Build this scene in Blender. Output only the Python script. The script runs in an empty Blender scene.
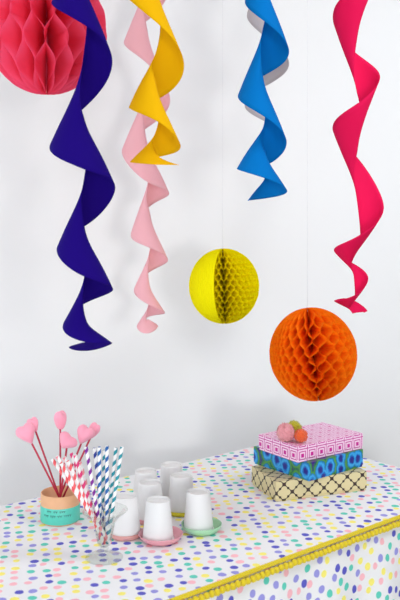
import bpy, bmesh, math, random
from mathutils import Vector, Matrix
random.seed(7)
PI = math.pi
S = bpy.context.scene
COL = S.collection
F = 833.0; EYE = 1.47; HOR = 225.0; TOP = 0.75

def P(px, py, d): return Vector(((px-200)/F*d, d, EYE+(HOR-py)/F*d))
def T(px, py, z=TOP):
    d = F*(EYE-z)/(py-HOR); return Vector(((px-200)/F*d, d, z))
def lin(c):
    f = lambda v: (v/255/12.92) if v/255 <= .04045 else ((v/255+.055)/1.055)**2.4
    return (f(c[0]), f(c[1]), f(c[2]), 1)

# ---------- objects ----------
def link(name, me, mat=None, parent=None, smooth=True):
    o = bpy.data.objects.new(name, me); COL.objects.link(o)
    if mat: me.materials.append(mat)
    if parent: o.parent = parent
    if smooth:
        me.polygons.foreach_set('use_smooth', [True]*len(me.polygons))
    return o
def mesh(name, V, Fc, mat=None, parent=None, smooth=True, uvs=None):
    me = bpy.data.meshes.new(name); me.from_pydata([tuple(v) for v in V], [], Fc); me.update()
    if uvs:
        l = me.uv_layers.new(name='UVMap')
        k = 0
        for f in me.polygons:
            for li, vi in zip(f.loop_indices, f.vertices):
                l.data[li].uv = uvs[k] if isinstance(uvs, list) and len(uvs) == len(me.loops) else uvs[vi]
                k += 1
    return link(name, me, mat, parent, smooth)
def empty(name, loc, rz=0):
    o = bpy.data.objects.new(name, None); COL.objects.link(o); o.location = loc; o.rotation_euler = (0, 0, rz)
    o.empty_display_size = .03
    return o
def tag(o, label=None, cat=None, group=None, kind=None):
    if label: o['label'] = label
    if cat: o['category'] = cat
    if group: o['group'] = group
    if kind: o['kind'] = kind
    return o
def lathe(prof, n=48, V=None, Fc=None):
    V = [] if V is None else V; Fc = [] if Fc is None else Fc
    b = len(V)
    for r, z in prof:
        for i in range(n):
            a = 2*PI*i/n; V.append((r*math.cos(a), r*math.sin(a), z))
    for k in range(len(prof)-1):
        for i in range(n):
            j = (i+1) % n
            Fc.append((b+k*n+i, b+k*n+j, b+(k+1)*n+j, b+(k+1)*n+i))
    return V, Fc
def tube(path, r, n=8, V=None, Fc=None, cap=True):
    V = [] if V is None else V; Fc = [] if Fc is None else Fc
    b = len(V); path = [Vector(p) for p in path]
    up = Vector((0.123, .31, .94)).normalized()
    for k, p in enumerate(path):
        t = (path[min(k+1, len(path)-1)]-path[max(k-1, 0)]).normalized()
        x = t.cross(up)
        if x.length < .1: x = t.cross(Vector((1, 0, 0)))
        x.normalize(); y = t.cross(x)
        rr = r[k] if isinstance(r, (list, tuple)) else r
        for i in range(n):
            a = 2*PI*i/n; V.append(tuple(p+x*rr*math.cos(a)+y*rr*math.sin(a)))
    for k in range(len(path)-1):
        for i in range(n):
            j = (i+1) % n
            Fc.append((b+k*n+i, b+k*n+j, b+(k+1)*n+j, b+(k+1)*n+i))
    if cap:
        Fc.append(tuple(b+i for i in range(n))[::-1]); e = b+(len(path)-1)*n
        Fc.append(tuple(e+i for i in range(n)))
    return V, Fc
def box(name, x0, x1, y0, y1, z0, z1, mat, parent=None, bev=0):
    V = [(x, y, z) for x in (x0, x1) for y in (y0, y1) for z in (z0, z1)]
    Fc = [(0, 1, 3, 2), (4, 6, 7, 5), (0, 4, 5, 1), (2, 3, 7, 6), (0, 2, 6, 4), (1, 5, 7, 3)]
    o = mesh(name, V, Fc, mat, parent, smooth=False)
    if bev:
        m = o.modifiers.new('b', 'BEVEL'); m.width = bev; m.segments = 2; m.limit_method = 'NONE'
    return o

# ---------- materials ----------
class NT:
    def __init__(s, name):
        s.m = bpy.data.materials.new(name); s.m.use_nodes = True; s.t = s.m.node_tree
        s.b = s.t.nodes['Principled BSDF']; s.o = s.t.nodes['Material Output']
    def n(s, ty, **kw):
        x = s.t.nodes.new(ty)
        for k, v in kw.items(): setattr(x, k, v)
        return x
    def l(s, a, b): s.t.links.new(a, b)
    def math(s, op, a, b=None, c=None):
        x = s.n('ShaderNodeMath', operation=op)
        for i, v in enumerate((a, b, c)):
            if v is None: continue
            if isinstance(v, (int, float)): x.inputs[i].default_value = v
            else: s.l(v, x.inputs[i])
        return x.outputs[0]
    def mix(s, f, a, b):
        x = s.n('ShaderNodeMix', data_type='RGBA')
        for sock, v in ((x.inputs[0], f), (x.inputs[6], a), (x.inputs[7], b)):
            if isinstance(v, (int, float, tuple)): sock.default_value = v
            else: s.l(v, sock)
        return x.outputs[2]
def plain(name, c, rough=.6, sheen=0, bump=0, bscale=300, spec=.5, trans=0, var=0):
    m = NT(name); b = m.b
    b.inputs['Base Color'].default_value = lin(c); b.inputs['Roughness'].default_value = rough
    b.inputs['Specular IOR Level'].default_value = spec
    b.inputs['Sheen Weight'].default_value = sheen
    tc = m.n('ShaderNodeTexCoord')
    nz = m.n('ShaderNodeTexNoise'); nz.inputs['Scale'].default_value = bscale; nz.inputs['Detail'].default_value = 3
    m.l(tc.outputs['Object'], nz.inputs['Vector'])
    if var:
        k = [max(0, v-var) for v in c]
        m.l(m.mix(nz.outputs['Fac'], lin(c), lin(k)), b.inputs['Base Color'])
    if bump:
        bp = m.n('ShaderNodeBump'); bp.inputs['Strength'].default_value = bump; bp.inputs['Distance'].default_value = .001
        m.l(nz.outputs['Fac'], bp.inputs['Height']); m.l(bp.outputs['Normal'], b.inputs['Normal'])
    if trans:
        tr = m.n('ShaderNodeBsdfTranslucent'); tr.inputs['Color'].default_value = lin(c)
        mx = m.n('ShaderNodeMixShader'); mx.inputs[0].default_value = trans
        m.l(b.outputs[0], mx.inputs[1]); m.l(tr.outputs[0], mx.inputs[2]); m.l(mx.outputs[0], m.o.inputs['Surface'])
    return m.m

M_wall = plain('painted_plaster', (243, 243, 244), .9, bump=.05, bscale=80, spec=.2)
M_ceil = plain('ceiling_paint', (240, 240, 240), .9, spec=.2)
M_floor = plain('floor_boards', (226, 220, 212), .6, var=15, bscale=20)
M_wood = plain('table_wood', (170, 130, 90), .5, var=20, bscale=30)

def cloth_material():
    m = NT('dotted_cotton'); b = m.b
    tc = m.n('ShaderNodeTexCoord')
    nz = m.n('ShaderNodeTexNoise'); nz.inputs['Scale'].default_value = 40
    m.l(tc.outputs['UV'], nz.inputs['Vector'])
    vs = m.n('ShaderNodeVectorMath', operation='SCALE'); vs.inputs['Scale'].default_value = .006
    sub = m.n('ShaderNodeVectorMath', operation='SUBTRACT'); sub.inputs[1].default_value = (.5, .5, .5)
    m.l(nz.outputs['Color'], sub.inputs[0]); m.l(sub.outputs[0], vs.inputs[0])
    ad = m.n('ShaderNodeVectorMath', operation='ADD'); m.l(tc.outputs['UV'], ad.inputs[0]); m.l(vs.outputs[0], ad.inputs[1])
    mp = m.n('ShaderNodeMapping'); mp.inputs['Rotation'].default_value = (0, 0, .5); mp.inputs['Scale'].default_value = (1, 1, 1)
    m.l(ad.outputs[0], mp.inputs['Vector'])
    v = m.n('ShaderNodeTexVoronoi', voronoi_dimensions='2D'); v.inputs['Scale'].default_value = 34; v.inputs['Randomness'].default_value = .5
    m.l(mp.outputs[0], v.inputs['Vector'])
    sc = m.n('ShaderNodeSeparateColor'); m.l(v.outputs['Color'], sc.inputs[0])
    cr = m.n('ShaderNodeValToRGB'); cr.color_ramp.interpolation = 'CONSTANT'
    cols = [(0, (78, 78, 196)), (.17, (150, 148, 224)), (.33, (84, 206, 186)), (.52, (252, 240, 112)), (.76, (252, 186, 196))]
    e = cr.color_ramp.elements
    e[0].position = 0; e[0].color = lin(cols[0][1]); e[1].position = cols[1][0]; e[1].color = lin(cols[1][1])
    for p, c in cols[2:]:
        x = e.new(p); x.color = lin(c)
    m.l(sc.outputs[0], cr.inputs[0])
    rad = m.math('ADD', m.math('MULTIPLY', sc.outputs[1], .06), .25)
    mr = m.n('ShaderNodeMapRange'); m.l(v.outputs['Distance'], mr.inputs[0])
    m.l(m.math('SUBTRACT', rad, .03), mr.inputs[1]); m.l(m.math('ADD', rad, .03), mr.inputs[2])
    mr.inputs[3].default_value = .95; mr.inputs[4].default_value = 0
    m.l(m.mix(mr.outputs[0], lin((240, 239, 241)), cr.outputs[0]), b.inputs['Base Color'])
    b.inputs['Roughness'].default_value = .85; b.inputs['Specular IOR Level'].default_value = .2
    n2 = m.n('ShaderNodeTexNoise'); n2.inputs['Scale'].default_value = 14; m.l(tc.outputs['UV'], n2.inputs['Vector'])
    bp = m.n('ShaderNodeBump'); bp.inputs['Strength'].default_value = .35; bp.inputs['Distance'].default_value = .004
    m.l(n2.outputs['Fac'], bp.inputs['Height']); m.l(bp.outputs['Normal'], b.inputs['Normal'])
    return m.m

def uvsep(m):
    tc = m.n('ShaderNodeTexCoord'); s = m.n('ShaderNodeSeparateXYZ'); m.l(tc.outputs['UV'], s.inputs[0])
    return tc, s.outputs[0], s.outputs[1]
def squares_material(name, bg, line, fill):
    m = NT(name); tc, u, v = uvsep(m); c = .0338
    f = lambda x: m.math('ABSOLUTE', m.math('SUBTRACT', m.math('FRACT', m.math('DIVIDE', x, c)), .5))
    a, d = f(u), f(v); q = m.math('MAXIMUM', a, d)
    band = lambda lo, hi: m.math('MULTIPLY', m.math('GREATER_THAN', q, lo), m.math('LESS_THAN', q, hi))
    r1 = band(.27, .345); r2 = band(.465, .51); ce = m.math('LESS_THAN', q, .15)
    k = m.math('MAXIMUM', r1, r2)
    c1 = m.mix(k, lin(bg), lin(line)); m.l(m.mix(ce, c1, lin(fill)), m.b.inputs['Base Color'])
    m.b.inputs['Roughness'].default_value = .35
    return m.m
def peacock_material():
    m = NT('peacock_paper'); tc = m.n('ShaderNodeTexCoord')
    v = m.n('ShaderNodeTexVoronoi', voronoi_dimensions='2D'); v.inputs['Scale'].default_value = 25; v.inputs['Randomness'].default_value = .85
    mp = m.n('ShaderNodeMapping'); mp.inputs['Scale'].default_value = (1, .8, 1); mp.inputs['Location'].default_value = (.013, .02, 0)
    m.l(tc.outputs['UV'], mp.inputs[0])
    nz = m.n('ShaderNodeTexNoise'); nz.inputs['Scale'].default_value = 90; m.l(tc.outputs['UV'], nz.inputs['Vector'])
    vs = m.n('ShaderNodeVectorMath', operation='SCALE'); vs.inputs['Scale'].default_value = .01; m.l(nz.outputs['Color'], vs.inputs[0])
    ad = m.n('ShaderNodeVectorMath', operation='ADD'); m.l(mp.outputs[0], ad.inputs[0]); m.l(vs.outputs[0], ad.inputs[1])
    m.l(ad.outputs[0], v.inputs['Vector'])
    cr = m.n('ShaderNodeValToRGB'); e = cr.color_ramp.elements
    st = [(0, (20, 22, 120)), (.17, (28, 40, 150)), (.22, (0, 110, 200)), (.33, (60, 175, 235)), (.43, (20, 130, 205)), (.49, (10, 120, 120)), (.53, (88, 165, 60)), (.64, (30, 110, 80)), (.75, (60, 20, 130))]
    e[0].position = 0; e[0].color = lin(st[0][1]); e[1].position = st[1][0]; e[1].color = lin(st[1][1])
    for p, c in st[2:]:
        x = e.new(p); x.color = lin(c)
    m.l(v.outputs['Distance'], cr.inputs[0]); m.l(cr.outputs[0], m.b.inputs['Base Color'])
    m.b.inputs['Roughness'].default_value = .35
    return m.m
def trellis_material():
    m = NT('trellis_paper'); tc, u, v = uvsep(m); p = .047
    U = m.math('DIVIDE', u, p); V_ = m.math('DIVIDE', v, p*.92)
    # four-lobed cells in two interlocking rows
    fold = lambda q: m.math('ABSOLUTE', m.math('SUBTRACT', m.math('FRACT', q), .5))
    x, y = fold(U), fold(V_); x2, y2 = m.math('SUBTRACT', .5, x), m.math('SUBTRACT', .5, y)
    def ln2(a, b): return m.math('SQRT', m.math('ADD', m.math('MULTIPLY', a, a), m.math('MULTIPLY', b, b)))
    ds = [ln2(m.math('SUBTRACT', a, .205), b) for a, b in ((x, y), (y, x), (x2, y2), (y2, x2))]
    d = m.math('MINIMUM', m.math('MINIMUM', ds[0], ds[1]), m.math('MINIMUM', ds[2], ds[3]))
    d = m.math('MINIMUM', d, m.math('MINIMUM', ln2(x, y), ln2(x2, y2)))
    ln = m.math('GREATER_THAN', d, .186)
    m.l(m.mix(ln, lin((222, 208, 160)), lin((58, 44, 40))), m.b.inputs['Base Color'])
    m.b.inputs['Roughness'].default_value = .5
    return m.m

# ---------- the setting ----------
WY = 2.97
tag(box('floor', -2.7, 3.4, -2.6, 3.95, -.05, 0, M_floor), kind='structure')
WR = math.radians(18)
wb = box('wall_back', -3.2, 3.2, 0, .1, 0, 2.6, M_wall); wb.location = (.32, 2.885, 0); wb.rotation_euler = (0, 0, WR)
tag(wb, kind='structure')
tag(box('light_block_right', 1.9, 2.0, -1.3, 3.3, 0, 2.6, plain('grey_light_block', (122, 128, 134), .9, spec=.2)), kind='structure')  # added unseen grey panel, keeps light off the cloth drop and lower right
tag(box('ceiling', -2.7, 3.4, -2.6, 3.95, 2.6, 2.7, M_ceil), kind='structure')

# ---------- table and cloth ----------
C = Vector((.306, 2.83, 0)); ANG = math.radians(40)
U_ = Vector((-math.cos(ANG), -math.sin(ANG), 0)); W_ = Vector((math.sin(ANG), -math.cos(ANG), 0))
LEN, WID = 1.5, .708
tb = empty('table', C, math.atan2(U_.y, U_.x))      # local x along U_, local y = -W_ ... (rotation keeps handedness)
tag(tb, 'wooden table hidden under the polka dot tablecloth', 'table')
# local frame: x along U_, y along z cross U_
Yl = Vector((0, 0, 1)).cross(U_)                    # equals W_
sgn = 1 if Yl.dot(W_) > 0 else -1
def LY(b): return sgn*b
box('tabletop', .01, LEN-.01, min(LY(.01), LY(WID-.01)), max(LY(.01), LY(WID-.01)), TOP-.034, TOP-.004, M_wood, tb, .003)
for a in (.06, LEN-.11):
    for b_ in (.06, WID-.11):
        y0, y1 = sorted((LY(b_), LY(b_+.05)))
        box('leg', a, a+.05, y0, y1, 0, TOP-.0345, M_wood, tb, .004)

def tablecloth():
    rc = .02; pts = []      # base loop of (a,b,normal)
    def edge(p, q, n, cnt):
        for i in range(cnt):
            t = i/cnt; pts.append((p[0]+(q[0]-p[0])*t, p[1]+(q[1]-p[1])*t, n))
    def corner(cx, cy, a0):
        for i in range(8):
            a = a0+PI/2*i/8; pts.append((cx+rc*math.cos(a), cy+rc*math.sin(a), (math.cos(a), math.sin(a))))
    L, W = LEN, WID
    edge((rc, 0), (L-rc, 0), (0, -1), 90); corner(L-rc, rc, -PI/2)
    edge((L, rc), (L, W-rc), (1, 0), 44); corner(L-rc, W-rc, 0)
    edge((L-rc, W), (rc, W), (0, 1), 90); corner(rc, W-rc, PI/2)
    edge((0, W-rc), (0, rc), (-1, 0), 44); corner(rc, rc, PI)
    n = len(pts); V = []; UV = []; Fc = []
    er = .011
    rings = []                                     # (offset, dz, arc)
    for k in range(7):
        a = PI/2*k/6; rings.append((er*math.sin(a)-er, er*(math.cos(a)-1), er*a-er, 0))
    for k in range(1, 15):
        h = .36*k/14; rings.append((0, -er-h, er*PI/2-er+h, h))
    s = 0
    per = []
    for i, p in enumerate(pts):
        per.append(s); q = pts[(i+1) % n]; s += math.hypot(q[0]-p[0], q[1]-p[1])
    for o, dz, arc, h in rings:
        for i, (a, b, nn) in enumerate(pts):
            wv = (.5+.5*math.sin(2*PI*per[i]/s*26+.8*math.sin(per[i]*5)))*.02*min(1, h/.2)+.01*h
            x = a+nn[0]*(o+wv); y = b+nn[1]*(o+wv)
            V.append((x, LY(y), TOP+dz)); UV.append((a+nn[0]*arc, b+nn[1]*arc))
    for k in range(len(rings)-1):
        for i in range(n):
            j = (i+1) % n; Fc.append((k*n+i, k*n+j, (k+1)*n+j, (k+1)*n+i))
    Fc.append(tuple(range(n))[::-1])
    o = mesh('tablecloth', V, Fc, cloth_material(), None, True, {i: uv for i, uv in enumerate(UV)})
    o.location = C; o.rotation_euler = (0, 0, math.atan2(U_.y, U_.x))
    return o
cloth = tablecloth()
tag(cloth, 'white cotton tablecloth with pastel polka dots and yellow pompom trim along its edge', 'tablecloth')

M_trim = plain('yellow_yarn', (236, 212, 22), .8, sheen=.3, bump=.5, bscale=900, var=25)
def fuzzy(R, n_f, flen, seed, sub=3, bumpy=.1):
    """A yarn pompom: a lumpy core with many short fibres."""
    rn = random.Random(seed); bm = bmesh.new()
    bmesh.ops.create_icosphere(bm, subdivisions=sub, radius=R)
    ph = [rn.uniform(0, 6) for _ in range(6)]
    for v in bm.verts:
        p = v.co.normalized()
        f = 1+bumpy*(math.sin(7*p.x+ph[0])*math.sin(6*p.y+ph[1])+.6*math.sin(13*p.z+ph[2])*math.sin(11*p.x+ph[3]))+rn.uniform(-.04, .04)
        v.co = p*R*f
    for _ in range(n_f):
        z = rn.uniform(-1, 1); a = rn.uniform(0, 2*PI); r = math.sqrt(1-z*z)
        d = Vector((r*math.cos(a), r*math.sin(a), z)); t = d.orthogonal().normalized(); t.rotate(Matrix.Rotation(rn.uniform(0, 6.3), 3, d))
        w = R*.045; b0 = d*R*.9; tip = d*(R+flen*rn.uniform(.3, 1))+t.cross(d)*rn.uniform(-.3, .3)*R
        vs = [bm.verts.new(b0+t*w), bm.verts.new(b0-t*w), bm.verts.new(tip)]
        bm.faces.new(vs)
    me = bpy.data.meshes.new('pompom'); bm.to_mesh(me); bm.free(); return me
def trim():
    # braid: two twisted cords lying on the cloth's rounded front edge
    V, Fc = [], []
    n = 620
    for w, (dy, dz) in enumerate(((.0046, -.0015), (.0058, -.0052))):
        for q in range(2):
            path = []
            for i in range(n+1):
                a = .012+(LEN-.024)*i/n; ph = i/n*2*PI*115+q*PI
                path.append((a, LY(WID-.004+dy+.0016*math.cos(ph)), TOP+dz+.0016*math.sin(ph)+.0006))
            tube(path, .0021, 5, V, Fc)
    n = len(V)
    for i in range(161):
        a = .012+(LEN-.024)*i/160
        V += [(a, LY(WID+.0008), TOP+.0006), (a, LY(WID+.0035), TOP-.0016), (a, LY(WID+.0046), TOP-.0060), (a, LY(WID+.0008), TOP-.0060), (a, LY(WID-.0035), TOP-.0002)]
    for i in range(160):
        for q in range(5):
            Fc.append((n+i*5+q, n+i*5+(q+1) % 5, n+i*5+5+(q+1) % 5, n+i*5+5+q))
    br = mesh('pompom_trim', V, Fc, M_trim, cloth); tag(br, 'bright yellow braided trim with hanging pompoms')
    me = fuzzy(.0074, 110, .0008, 3, 2); me.materials.append(M_trim)
    a = .2; k = 0
    while a < 1.30 and k < 100:
        p = bpy.data.objects.new('pompom', me); COL.objects.link(p); p.parent = br
        p.location = (a, LY(WID+.0085+random.uniform(-.0006, .0008)), TOP-.0145+random.uniform(-.001, .001))
        p.rotation_euler = (random.uniform(0, 6), random.uniform(0, 6), 0)
        a += .0140; k += 1
trim()

# ---------- gift boxes ----------
def wrapped_box(name, front, ang, lx, ly, h, mat, lidh=0, topmat=None):
    """front = world position of the bottom front corner; x along the right-hand face, y along the left-hand face."""
    root = empty(name, front, ang)
    def part(nm, x0, x1, y0, y1, z0, z1):
        V, Fc, UV = [], [], []
        def quad(p, uv):
            b = len(V); V.extend(p); Fc.append((b, b+1, b+2, b+3)); UV.extend(uv)
        X, Y, Z = x1-x0, y1-y0, z1-z0
        quad([(x0, y0, z0), (x1, y0, z0), (x1, y0, z1), (x0, y0, z1)], [(x0, z0), (x1, z0), (x1, z1), (x0, z1)])
        quad([(x0, y1, z0), (x0, y0, z0), (x0, y0, z1), (x0, y1, z1)], [(-y1, z0), (-y0, z0), (-y0, z1), (-y1, z1)])
        quad([(x1, y0, z0), (x1, y1, z0), (x1, y1, z1), (x1, y0, z1)], [(x1, z0), (x1+Y, z0), (x1+Y, z1), (x1, z1)])
        quad([(x1, y1, z0), (x0, y1, z0), (x0, y1, z1), (x1, y1, z1)], [(x1+Y, z0), (x1+Y+X, z0), (x1+Y+X, z1), (x1+Y, z1)])
        quad([(x0, y0, z1), (x1, y0, z1), (x1, y1, z1), (x0, y1, z1)], [(x0, z1+y0), (x1, z1+y0), (x1, z1+y1), (x0, z1+y1)])
        quad([(x0, y1, z0), (x1, y1, z0), (x1, y0, z0), (x0, y0, z0)], [(x0, y1), (x1, y1), (x1, y0), (x0, y0)])
        me = bpy.data.meshes.new(nm); me.from_pydata(V, [], Fc)
        l = me.uv_layers.new(name='UVMap')
        for f in me.polygons:
            for li, vi in zip(f.loop_indices, f.vertices): l.data[li].uv = UV[vi]
        me.update()
        bm = bmesh.new(); bm.from_mesh(me); bmesh.ops.remove_doubles(bm, verts=bm.verts, dist=1e-6)
        bmesh.ops.bevel(bm, geom=bm.edges[:], offset=.0012, segments=2, affect='EDGES', profile=.6)
        bm.to_mesh(me); bm.free()
        o = link(nm, me, mat, root, False)
        return o
    e = .0016
    part('box_base', e, lx-e, e, ly-e, 0, h-lidh-.0004)
    part('lid', 0, lx, 0, ly, h-lidh, h)
    return root
ZB1 = .052; ZB2 = .0485; ZB3 = .043
b1 = wrapped_box('gift_box', T(276, 502.3)+Vector((0, 0, .0006)), math.radians(20.5), .272, .155, ZB1, trellis_material(), .046)
tag(b1, 'cream wrapped box with dark brown trellis pattern at the bottom of the stack', 'box')
b2 = wrapped_box('gift_box', T(309, 481.8, TOP+ZB1+.0003), math.radians(39), .215, .212, ZB2, peacock_material(), .043)
tag(b2, 'blue and green peacock feather patterned box in the middle of the stack', 'box')
b3 = wrapped_box('gift_box', T(297.8, 463.2, TOP+ZB1+ZB2+.0006), math.radians(35.5), .242, .160, ZB3, squares_material('magenta_square_paper', (250, 216, 238), (200, 30, 152), (206, 20, 150)), .035)
tag(b3, 'pink box with magenta concentric squares on top of the stack', 'box')

ZT = TOP+ZB1+ZB2+ZB3+.0006
def pom(name, px, py, d, R, col, seed, label):
    me = fuzzy(R*.9, 520, R*.22, seed, 4, .07); me.materials.append(plain('yarn_'+name, col, .9, sheen=.4, bump=.5, bscale=500, var=40))
    o = bpy.data.objects.new('yarn_pompom', me); COL.objects.link(o); p = P(px, py, d); o.location = p
    o.location.z = ZT+R*.97
    tag(o, label, 'pompom')
    return o
def on_top(px, py_bottom): return F*(EYE-ZT)/(py_bottom-HOR)
pom('pink', 285.5, 0, 2.215, .0255, (246, 170, 178), 1, 'large pale pink yarn pompom on the pink box')
pom('orange', 301, 0, 2.205, .0188, (247, 112, 56), 2, 'small orange yarn pompom on the pink box')
pom('lime', 294, 0, 2.268, .0225, (206, 196, 30), 5, 'yellow green yarn pompom behind the pink and orange ones')

# ---------- paper cups in dishes ----------
M_paper = plain('white_card', (250, 249, 249), .5, spec=.4, trans=.12)
def dish_mat(name, c):
    m = NT(name); b = m.b
    b.inputs['Base Color'].default_value = lin(c); b.inputs['Roughness'].default_value = .18
    b.inputs['Transmission Weight'].default_value = .25; b.inputs['IOR'].default_value = 1.35
    return m.m
D_pink = dish_mat('pink_glazed', (252, 184, 197)); D_green = dish_mat('mint_glazed', (194, 245, 203)); D_yel = dish_mat('lemon_glazed', (244, 232, 70)); D_coral = dish_mat('coral_glazed', (252, 186, 180))
def cup(px, top_y, label, dr, dcol, dlabel, dx=0.0, name='paper_cup', lift=.003):
    Hc = .0905; z0 = TOP+lift
    d = F*(EYE-(z0+Hc))/(top_y-HOR)
    loc = Vector(((px-200)/F*d, d, z0))
    root = empty('paper_cup', loc, random.uniform(0, 6))
    tag(root, label, 'cup', 'white paper cups turned upside down')
    rb, rt = .0355, .0272
    w = .0006
    body = [(rb, .0022), (rt, Hc-.0006), (rt-.0003, Hc), (rt-w-.0003, Hc), (rt-w-.0005, Hc-.006)]
    inner = [(rb-w, .0022), (rt-w-.0006, Hc-.007)]
    V, Fc = lathe(body); lathe(inner, 48, V, Fc)
    mesh('cup_wall', V, Fc, M_paper, root)
    V, Fc = lathe([(0.0001, Hc-.006), (rt-w-.0006, Hc-.006), (rt-w-.0006, Hc-.0066), (.0001, Hc-.0066)])
    mesh('cup_base', V, Fc, M_paper, root, smooth=False)
    V, Fc = lathe([(rb+.0002+.0014*math.cos(a*PI/5), .0015+.0014*math.sin(a*PI/5)) for a in range(11)])
    mesh('rolled_rim', V, Fc, M_paper, root)
    # dish
    th = .0018
    fl = min(dr-.0022, .039)
    dz = .0165 if dr > .045 else .0115
    pr = [(.0001, 0), (fl-.004, 0), (fl, .0014), (fl+(dr-fl)*.6, dz*.45), (dr, dz), (dr-.0006, dz+.0008), (dr-th, dz), (fl+(dr-fl)*.55, dz*.45+th), (fl-.001, .0014+th*.6), (fl-.006, .0022), (.0001, .0022)]
    V, Fc = lathe(pr, 64)
    o = mesh('dessert_dish', V, Fc, dcol)
    o.location = (loc.x+dx, loc.y, TOP+.0004)
    tag(o, dlabel, 'dish', 'coloured dishes under the paper cups')
cup(158, 499.5, 'upturned white paper cup nearest the viewer, on the wide pink dish', .0515, D_pink, 'wide pink dish with a flared rim under the nearest cup', .006)
cup(198.5, 491, 'upturned white paper cup on the mint green dish', .048, D_green, 'mint green dish under the rightmost cup', .007)
cup(125.5, 495.5, 'leftmost upturned white paper cup beside the glass of straws', .0388, D_coral, 'coral pink dish under the leftmost cup, beside the straw glass', .0)
cup(150, 482, 'upturned white paper cup directly behind the nearest cup', .040, D_pink, 'pink dish behind the wide pink dish, under the second cup')
cup(181.5, 475, 'upturned white paper cup on the yellow dish, behind the mint one', .042, D_yel, 'lemon yellow dish under the cup between the pink and mint dishes')
cup(146, 470.5, 'upturned white paper cup at the back left of the cluster', .040, D_coral, 'coral dish at the back left of the cup cluster')
cup(171.5, 464, 'upturned white paper cup furthest from the viewer, at the back right', .040, D_green, 'green dish under the furthest cup')

# ---------- jar with heart picks ----------
jc = T(60.3, 520); JR = .0472; JH = .070
jar = empty('round_jar', jc)
tag(jar, 'low round jar, peach above and turquoise below, holding pink heart picks', 'jar')
M_peach = plain('peach_glaze', (240, 184, 140), .45, bump=.1, var=10, bscale=60); M_turq = plain('turquoise_label', (98, 216, 196), .4, var=12, bscale=80)
V, Fc = lathe([(.0001, .0005), (JR-.002, .0005), (JR, .003), (JR, JH-.001), (JR-.001, JH), (JR-.0025, JH-.001), (JR-.0028, .005), (.0001, .004)], 64)
mesh('jar_body', V, Fc, M_peach, jar)
prof = [(JR+.0002, .003), (JR+.0008, .004), (JR+.0008, .0405), (JR+.0002, .0415)]
V, Fc = lathe(prof, 64); lab = mesh('label_band', V, Fc, M_turq, jar)
M_ink = plain('dark_ink', (50, 70, 70), .6)
def script_line(z, a0, a1, amp, seed, V, Fc):
    rn = random.Random(seed); a = a0
    while a < a1:
        L = rn.uniform(.22, .42); path = []
        nn = 26; cyc = max(2, int(L/.09))
        for i in range(nn):
            t = i/(nn-1); ph = t*cyc*2*PI
            aa = min(a+L*t, a1+.1)+.028*math.sin(ph); zz = z+amp*math.cos(ph)*(1+.6*math.sin(3.1*ph+seed))
            path.append(((JR+.0010)*math.cos(aa), (JR+.0010)*math.sin(aa), zz))
        tube(path, .00042, 4, V, Fc); a += L+.08
V, Fc = [], []
script_line(.0350, -PI/2-.55, -PI/2+.45, .0017, 4, V, Fc); script_line(.0245, -PI/2-.75, -PI/2+.65, .0019, 9, V, Fc)
mesh('lettering', V, Fc, M_ink, lab)
M_heart = plain('pink_sugar', (255, 166, 190), .7, sheen=.3, bump=.15, bscale=200); M_stick = plain('dark_red_stick', (196, 50, 80), .35)
def heart_pick(hx, hy, dd, w, h, thick, roll, label, bx, lean=None, tilt=0):
    """hx,hy: centre of the heart in the picture; the stick runs into the jar."""
    hc = P(hx, hy, jc.y+dd)
    foot = Vector((jc.x+bx, jc.y+random.uniform(-.012, .012), TOP+.006))
    ax = (hc-foot).normalized()
    root = empty('heart_pick', foot)
    tag(root, label, 'cake topper', 'pink hearts on red sticks')
    bm = bmesh.new(); bmesh.ops.create_uvsphere(bm, u_segments=32, v_segments=20, radius=1)
    X = Vector((0, 1, 0)).cross(ax).normalized(); Y = ax.cross(X)
    Q = Matrix((X, Y, ax)).transposed()
    R = Q @ Matrix.Rotation(roll, 3, 'Z') @ Matrix.Rotation(tilt, 3, 'Y')
    for v in bm.verts:
        x, y, z = v.co
        ax_ = math.sqrt(x*x+.0015)
        z2 = z*.86+.6*ax_*math.sqrt(max(0, (2-ax_)/2))-.22
        if z < 0: x *= 1+.3*z
        v.co = R @ Vector((x*w/2, y*thick/2, z2*h/2)) + (hc-foot)
    me = bpy.data.meshes.new('heart'); bm.to_mesh(me); bm.free(); link('heart', me, M_heart, root)
    V, Fc = tube([Vector((0, 0, 0)), (hc-foot)*.5, (hc-foot)*.96], .0024, 8)
    mesh('stick', V, Fc, M_stick, root)
heart_pick(26.5, 433, 0, .048, .056, .046, .35, 'pink heart pick leaning furthest left, in front of another', .024)
heart_pick(33, 424, .02, .030, .040, .026, .9, 'small pink heart pick just behind the leftmost one', .015)
heart_pick(60.3, 419, .01, .034, .050, .030, 1.2, 'tallest pink heart pick, egg shaped and upright', .0)
heart_pick(67.5, 441, -.02, .050, .040, .036, -.2, 'lower pink heart pick tilted in the middle of the jar', -.004, tilt=.5)
heart_pick(85, 434, -.005, .044, .050, .040, -.2, 'pink heart pick leaning right above the straws', -.022)
heart_pick(94, 430, .02, .030, .044, .026, -.8, 'pink heart pick at the far right, partly behind another', -.016)

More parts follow.
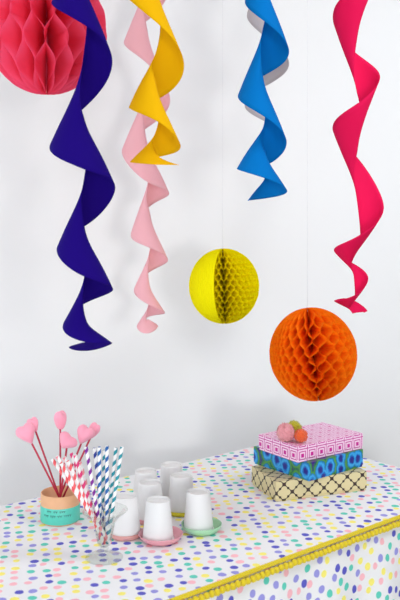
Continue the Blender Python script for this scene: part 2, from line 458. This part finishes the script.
# ---------- glass and straws ----------
gc = T(104.3, 558.5)
def glass():
    m = NT('clear_glass'); b = m.b
    b.inputs['Base Color'].default_value = lin((244, 250, 244)); b.inputs['Roughness'].default_value = .02
    tr = m.n('ShaderNodeBsdfTransparent'); tr.inputs[0].default_value = (.95, .965, .95, 1)
    gl = m.n('ShaderNodeBsdfGlossy'); gl.inputs['Roughness'].default_value = .06
    lw = m.n('ShaderNodeLayerWeight'); lw.inputs[0].default_value = .25
    mx = m.n('ShaderNodeMixShader'); m.l(m.math('MULTIPLY', lw.outputs['Facing'], .5), mx.inputs[0])
    m.l(tr.outputs[0], mx.inputs[1]); m.l(gl.outputs[0], mx.inputs[2]); m.l(mx.outputs[0], m.o.inputs['Surface'])
    root = empty('dessert_glass', gc); tag(root, 'footed clear dessert glass holding striped paper straws', 'glass')
    out = [(.0001, .0005), (.030, .0005), (.0395, .0012), (.0405, .0028), (.039, .0045), (.025, .0062), (.012, .010), (.0068, .015), (.0062, .018), (.0092, .0205), (.0094, .0225), (.0068, .025)]
    V, Fc = lathe(out+[(.0001, .0255)], 64); mesh('foot', V, Fc, m.m, root)
    bo = [(.0001, .0262), (.0085, .0265), (.0128, .030), (.0165, .040), (.0190, .052), (.0208, .066), (.0238, .078), (.031, .089), (.042, .098), (.0500, .1045)]
    bi = [(r-.0014 if r > .01 else r, z+.0016*(1 if r < .013 else 0)) for r, z in bo[1:-1]]
    prof = bo+[(.0506, .1056), (.0498, .1062)]+[(r, z+(.0012 if z > .08 else 0)) for r, z in reversed(bi)]+[(.0001, .029)]
    V, Fc = lathe(prof, 96)
    # gentle flutes
    V = [(x*(1+.012*math.cos(12*math.atan2(y, x))*min(1, max(0, (z-.04)/.05))), y*(1+.012*math.cos(12*math.atan2(y, x))*min(1, max(0, (z-.04)/.05))), z) for x, y, z in V]
    mesh('bowl', V, Fc, m.m, root)
glass()
def straw_mat(name, c, c2=(252, 250, 250)):
    m = NT(name); tc, u, v = uvsep(m)
    f = m.math('FRACT', m.math('ADD', u, v))
    m.l(m.mix(m.math('LESS_THAN', f, .43), lin(c2), lin(c)), m.b.inputs['Base Color']); m.b.inputs['Roughness'].default_value = .55
    return m.m
SM = {'coral': straw_mat('coral_stripe', (244, 92, 98)), 'hot pink': straw_mat('hot_pink_stripe', (236, 60, 130)), 'pale pink': straw_mat('pale_pink_stripe', (248, 150, 160)),
      'purple': straw_mat('purple_stripe', (126, 16, 150)), 'navy': straw_mat('navy_stripe', (28, 56, 150)), 'blue': straw_mat('blue_stripe', (20, 96, 172)), 'teal': straw_mat('teal_stripe', (14, 148, 164))}
def straw(tx, ty, bx, kind, label, dy=0.0, by=0.0):
    bot = gc+Vector((0, by, .0345)); bot.x = (bx-200)/F*bot.y
    top = P(tx, ty, gc.y+dy)
    n = 16; L = (top-bot).length; ax = (top-bot).normalized(); x = ax.orthogonal().normalized(); y = ax.cross(x)
    r, ri = .0039, .0034
    V, Fc, UV = [], [], []
    ph = random.random()
    for rr in (r, ri):
        b = len(V)
        for k in range(2):
            for i in range(n+1):
                a = 2*PI*i/n; p = x*rr*math.cos(a)+y*rr*math.sin(a)+ax*L*k
                V.append(p); UV.append((-i/n+ph, L*k/.0232))
        for i in range(n):
            q = (b+i, b+i+1, b+n+1+i+1, b+n+1+i); Fc.append(q if rr == r else q[::-1])
    for k in range(2):
        for i in range(n):
            a0 = k*(n+1)+i; b0 = 2*(n+1)+k*(n+1)+i
            Fc.append((a0, b0, b0+1, a0+1) if k == 0 else (a0, a0+1, b0+1, b0))
    o = mesh('paper_straw', V, Fc, SM[kind], None, True, {i: u for i, u in enumerate(UV)})
    o.location = bot
    tag(o, label, 'straw', 'striped paper straws in the glass')
pk = 'in the glass, leaning left over the jar'
for a in [(52, 459, 110, 'coral', 'leftmost coral and white striped paper straw '+pk, .03, .004),
          (57, 456, 110.2, 'pale pink', 'palest pink striped straw, second from the left of the bundle', -.03, -.006),
          (61, 463, 107.5, 'coral', 'short coral striped straw leaning left in front of the jar rim', -.05, -.002),
          (64, 457, 107.0, 'pale pink', 'pale pink striped straw crossing in front of the heart sticks', .01, .006),
          (68, 461, 104.4, 'coral', 'coral striped straw right of the upright heart stick', -.035, -.007),
          (71, 453, 105.0, 'hot pink', 'hot pink striped straw just below the tilted heart', .035, .002),
          (75, 455, 102.2, 'hot pink', 'hot pink striped straw nearest the purple one', -.01, -.0015),
          (80, 462, 101.0, 'pale pink', 'pale pink striped straw left of the purple straw', .03, .008),
          (86, 447, 103.0, 'purple', 'purple and white striped paper straw', -.02, -.008),
          (94.5, 448, 104.8, 'navy', 'navy striped straw, first to the right of the purple one', .02, .007),
          (99.3, 447, 100.2, 'blue', 'blue striped straw between the navy and teal straws', -.015, .001),
          (104.5, 450, 101.4, 'teal', 'shorter teal striped straw beside the blue one', .025, .0085),
          (107, 446, 107.0, 'blue', 'blue green striped straw standing almost upright in the middle', -.01, -.003),
          (116, 448, 106.0, 'teal', 'teal striped straw, second from the right of the bundle', .02, .003),
          (122, 447, 107.4, 'teal', 'rightmost teal and white striped paper straw', 0, -.0065)]:
    straw(a[0], a[1], a[2], a[3], a[4], a[5], a[6])

# ---------- honeycomb balls ----------
M_thread = plain('nylon_thread', (225, 225, 230), .4)
def honeycomb(name, px, py, rpx, d, angles, cells, col, label, skew=0, trans=.35, phase=0.0, pressed=None, wob=0, zs=1.07, tilt=0):
    c = P(px, py, d); R = rpx/F*d
    root = empty(name, c); tag(root, label, 'paper ball', None)
    N = len(angles); hp = 2*R/(cells*2)
    rows = int(cells*2*8)
    V, Fc = [], []
    rs = [.03, .35, .62, .8, .92, 1.0]
    nr = len(rs)
    def mid(i, j):
        a, b = angles[i], angles[j % N]
        if j >= N: b += 2*PI
        return (a+b)/2
    for i in range(N):
        if i % 2 == 0:
            E = mid(i, i+1); O = mid(i-1, i) if i > 0 else (angles[0]+angles[N-1]-2*PI)/2
        else:
            E = mid(i-1, i); O = mid(i, i+1)
        base = len(V)
        jit = random.uniform(-.006, .006); jw, jp = random.uniform(-1, 1), random.uniform(0, 6)
        for k in range(rows+1):
            t = k/rows; s = t*cells*2+phase
            # even spacing in height with closer rows at the poles
            z = -R*math.cos(PI*t)*.35 + (-R+2*R*t)*.65
            s = (z+R)/hp+phase
            rr = math.sqrt(max(0, R*R-z*z))*(1+jit)
            a = math.cos(PI*s)
            fr = min(1, abs(a)*1.12)
            th = angles[i]+((E if a > 0 else O)-angles[i])*fr
            th += skew*z/R + wob*math.sin(z/R*3+i*.35) + wob*.7*jw*math.sin(z/R*5+jp)
            for q in rs:
                V.append((rr*q*math.cos(th), rr*q*math.sin(th), z))
        for k in range(rows):
            for q in range(nr-1):
                b = base+k*nr+q; Fc.append((b, b+1, b+nr+1, b+nr))
    nb = len(V); lathe([(.0001, -R*.9), (R*.05, -R*.9), (R*.05, R*.9), (.0001, R*.9)], 10, V, Fc)
    V2, F2 = [], []
    if pressed:      # the part where the sheets are still pressed flat together
        b0 = 0; A, B = pressed; na = 64; nz_ = 48
        for k in range(nz_+1):
            ph = PI*k/nz_
            for i in range(na+1):
                th = A+(B-A)*i/na; q = .992+.004*(1 if i % 2 else -1)
                V2.append((R*q*math.sin(ph)*math.cos(th), R*q*math.sin(ph)*math.sin(th), -R*q*math.cos(ph)))
        for k in range(nz_):
            for i in range(na):
                b = b0+k*(na+1)+i; F2.append((b, b+1, b+na+2, b+na+1))
    rot = Matrix.Rotation(tilt, 3, 'Y')
    V = [rot @ Vector((p[0], p[1], p[2]*zs)) for p in V]; V2 = [rot @ Vector((p[0], p[1], p[2]*zs)) for p in V2]
    tp = rot @ Vector((0, 0, R*zs*.985))
    m = plain(name+'_tissue', col, .75, spec=.15, trans=trans)
    mesh('honeycomb_body', V, Fc, m, root)
    if pressed: mesh('pressed_sheets', V2, F2, plain('pressed_tissue', col, .75, spec=.1, trans=.12, bump=.3, bscale=150), root)
    V, Fc = tube([tp, (tp.x, 0, (2.6-c.z)*.5), (tp.x, 0, 2.6-c.z)], .00035, 5)
    mesh('hanging_thread', V, Fc, M_thread, root)
    return root
def spread(segs, start):
    """segs: list of (degrees, sheet spacing in degrees) going round; returns sheet angles."""
    out = []; a = start
    for deg, st in segs:
        n = max(1, round(deg/st))
        for i in range(n): out.append(math.radians(a+deg*i/n))
        a += deg
    if len(out) % 2: out.pop(1)
    return out
R_ = random.Random(4)
CAM = -90
honeycomb('honeycomb_ball', 224, 286, 35.2, 2.41, spread([(71, 3), (20, 5), (24, 5.4), (50, 5.8), (195, 6.5)], -180), 7, (255, 245, 0), 'bright yellow honeycomb paper ball hanging near the wall', .0, .6, pressed=(math.radians(-184), math.radians(-108)), tilt=math.radians(-2))
honeycomb('honeycomb_ball', 313, 354, 43.5, 1.93, spread([(40, 4.5), (35, 6.5), (40, 9), (34, 7.5), (31, 6), (180, 8)], -180), 5.5, (255, 140, 14), 'orange honeycomb paper ball hanging above the stacked boxes', .22, .45, wob=.05, phase=.3, tilt=math.radians(-7))
honeycomb('honeycomb_ball', 46.5, 30, 60.5, 1.95, spread([(360, 11.2)], -180+2), 2.5, (255, 98, 138), 'large hot pink honeycomb paper ball in the top left corner', .05, .5, phase=.17, wob=.06)

# ---------- spiral streamers ----------
def cat(vals, t):
    n = len(vals)-1; i = min(int(t), n-1); f = t-i
    g = lambda k: vals[k] if 0 <= k <= n else (2*vals[0]-vals[1] if k < 0 else 2*vals[n]-vals[n-1])
    a, b, c, d = g(i-1), g(i), g(i+1), g(i+2)
    return .5*((2*b)+(-a+c)*f+(2*a-5*b+4*c-d)*f*f+(-a+3*b-3*c+d)*f**3)
def streamer(label, keys, start, hand, d, col, extra, rough=.85, trans=.12, thick=.0009, bulge=.10, rin=.12):
    """keys: (axis x, radius, edge height, drop of the inner edge) every quarter turn, in picture units at distance d.
       start: quarter of the first key counted L,F,R,B for hand=+1 and R,F,L,B for hand=-1."""
    ks = list(keys); q0 = start
    for (n_) in range(extra):                      # continue the spiral upwards, out of the frame
        k = ks[0]; ks.insert(0, (k[0], k[1]*1.0, k[2]-27, k[3])); q0 -= 1
    n = len(ks)-1; steps = n*14; mseg = 8
    V, Fc = [], []
    phi0 = PI if hand > 0 else 0
    for s in range(steps+1):
        t = s/steps*n
        ax, R, y, h = (cat([k[j] for k in ks], t) for j in range(4))
        phi = phi0+hand*(PI/2)*(q0+t)
        w = 1.0
        if s > steps-6: w = max(.3, ((steps-s)/6)**.6)
        for m in range(mseg+1):
            f = m/mseg*w; rr = R*(1-(1-rin)*f); hh = h*f
            bl = bulge*R*math.sin(PI*f)*.5
            x = ax+(rr+bl)*math.cos(phi); dep = (rr+bl)*math.sin(phi)
            p = P(x, y-hh, d); p.y = d+dep/F*d
            V.append(p)
    for s in range(steps):
        for m in range(mseg):
            b = s*(mseg+1)+m; Fc.append((b, b+1, b+mseg+2, b+mseg+1))
    tp = P(ks[0][0], ks[0][2]-abs(ks[0][3]), d)
    root = empty('spiral_streamer', tp); tag(root, label, 'streamer', None)
    V = [v-tp for v in V]
    o = mesh('spiral_ribbon', V, Fc, plain('felt', col, rough, sheen=0, bump=.35, bscale=700, spec=.1, trans=trans), root)
    sm = o.modifiers.new('s', 'SOLIDIFY'); sm.thickness = thick; sm.offset = 0
    V, Fc = tube([V[mseg//2], (0, 0, .03), (0, 0, 2.6-tp.z)], .0004, 5)
    mesh('hanging_thread', V, Fc, M_thread, root)
# quarters for hand=+1: 0 left, 1 front, 2 right, 3 back
streamer('long deep purple spiral streamer at the left',
  [(82, 30, 28, 50), (84, 28, 58, 54), (84, 30, 100, 52), (84, 34, 145, 52), (85, 31, 170, 50), (84, 31, 186, 50), (84, 30, 224, 48), (85, 28, 248, 46), (86, 27, 274, 42), (86, 27, 289, 42), (85, 25, 304, 34), (86, 23, 325, 26), (86, 24, 338, 20), (86, 26, 343, 14), (85, 22, 354, 12), (84, 15, 347, 5)],
  1, 1, 1.75, (30, 3, 122), 5)
streamer('golden yellow spiral streamer hanging in front of the pale pink one',
  [(153, 34, -14, 44), (156, 30, 28, 45), (157, 27, 66, 44), (156, 28, 95, 44), (155, 26, 107, 42), (156, 24, 123, 40), (156, 24.5, 146, 38), (157, 24, 155, 28), (156, 26, 162, 20), (156, 20, 166, 14), (156, 23, 165, 4)],
  0, 1, 1.9, (246, 190, 6), 4)
streamer('pale pink spiral streamer behind the yellow one',
  [(146, 22, 42, 40), (147, 20, 66, 38), (148, 22, 98, 38), (147, 24, 124, 40), (146, 24, 151, 42), (147, 20, 182, 40), (149, 20, 193, 34), (150, 18, 205, 34), (149, 18, 234, 38), (150, 18, 247, 34), (150, 18, 260, 28), (150, 16, 272, 24), (150, 16, 290, 24), (149, 14, 303, 22), (149, 16, 313, 18), (148, 12, 318, 12), (148, 11, 326, 12), (147, 11, 332, 12), (147, 11, 326, 9)],
  0, 1, 2.4, (254, 202, 210), 4, trans=.3)
streamer('bright blue spiral streamer right of centre',
  [(264, 19, 2, 46), (264, 20, 27, 48), (265, 24, 52, 50), (264, 26, 72, 48), (264, 26, 97, 46), (263, 24, 120, 42), (263, 23.5, 144, 44), (264, 25, 165, 40), (264, 27, 169, 34), (265, 22, 180, 28), (265, 22, 192, 24), (265, 20, 198, 20), (266, 18, 201, 18)],
  0, 1, 2.1, (0, 122, 204), 5)
streamer('pale grey spiral streamer mostly hidden behind the blue one',
  [(264, 17, 16, 40), (264, 18, 41, 40), (265, 24, 64, 42), (264, 24, 84, 40), (264, 19, 107, 38), (264, 18, 124, 36), (265, 17, 140, 36), (265, 17, 160, 32), (265, 16, 164, 26)],
  0, 1, 2.27, (202, 196, 200), 5)
# hand=-1: 0 right, 1 front, 2 left, 3 back
streamer('long raspberry red spiral streamer at the right',
  [(357, 24, -12, -48), (357, 24, 14, -52), (357, 22, 46, -44), (357, 22.5, 74, -36), (357, 22, 104, -46), (357, 24, 125, -46), (357, 25, 150, -46), (357, 26.5, 204, -34), (353, 24, 236, -22), (354, 20, 250, -16), (354, 16, 263, -12), (353, 15, 277, -18), (352, 15, 294, -10), (351, 17, 301, -7), (351, 14, 300, -11), (352, 15.5, 311, -5)],
  1, -1, 2.0, (228, 22, 84), 5)

# ---------- light ----------
w = bpy.data.worlds.new('World'); S.world = w; w.use_nodes = True
bg = w.node_tree.nodes['Background']; bg.inputs[0].default_value = lin((236, 243, 249)); bg.inputs[1].default_value = 1.75
def area(name, loc, target, sx, sy, power, col=(1, 1, 1)):
    l = bpy.data.lights.new(name, 'AREA'); l.shape = 'RECTANGLE'; l.size = sx; l.size_y = sy; l.energy = power; l.color = col
    o = bpy.data.objects.new(name, l); COL.objects.link(o); o.location = loc
    o.rotation_euler = (Vector(target)-Vector(loc)).to_track_quat('-Z', 'Y').to_euler()
    return o
area('window_light', (1.75, -3.3, 1.3), (.2, 2.8, 1.2), .8, .8, 56, (1, .99, .97))
area('ceiling_window_light', (1.3, 1.75, 2.56), (.95, 2.5, .75), 1.4, 1.0, 30, (.96, .985, 1))

# ---------- camera ----------
cd = bpy.data.cameras.new('camera'); cam = bpy.data.objects.new('camera', cd); COL.objects.link(cam)
cam.location = (0, 0, EYE); cam.rotation_euler = (PI/2, 0, 0)
cd.sensor_fit = 'VERTICAL'; cd.sensor_height = 36; cd.lens = F/600*36; cd.shift_y = -75/600
cd.dof.use_dof = True; cd.dof.focus_distance = 2.15; cd.dof.aperture_fstop = 6.3
S.camera = cam
S.view_settings.view_transform = 'Standard'; S.view_settings.look = 'None'; S.view_settings.gamma = 1; S.view_settings.exposure = 0
S.view_settings.use_curve_mapping = False
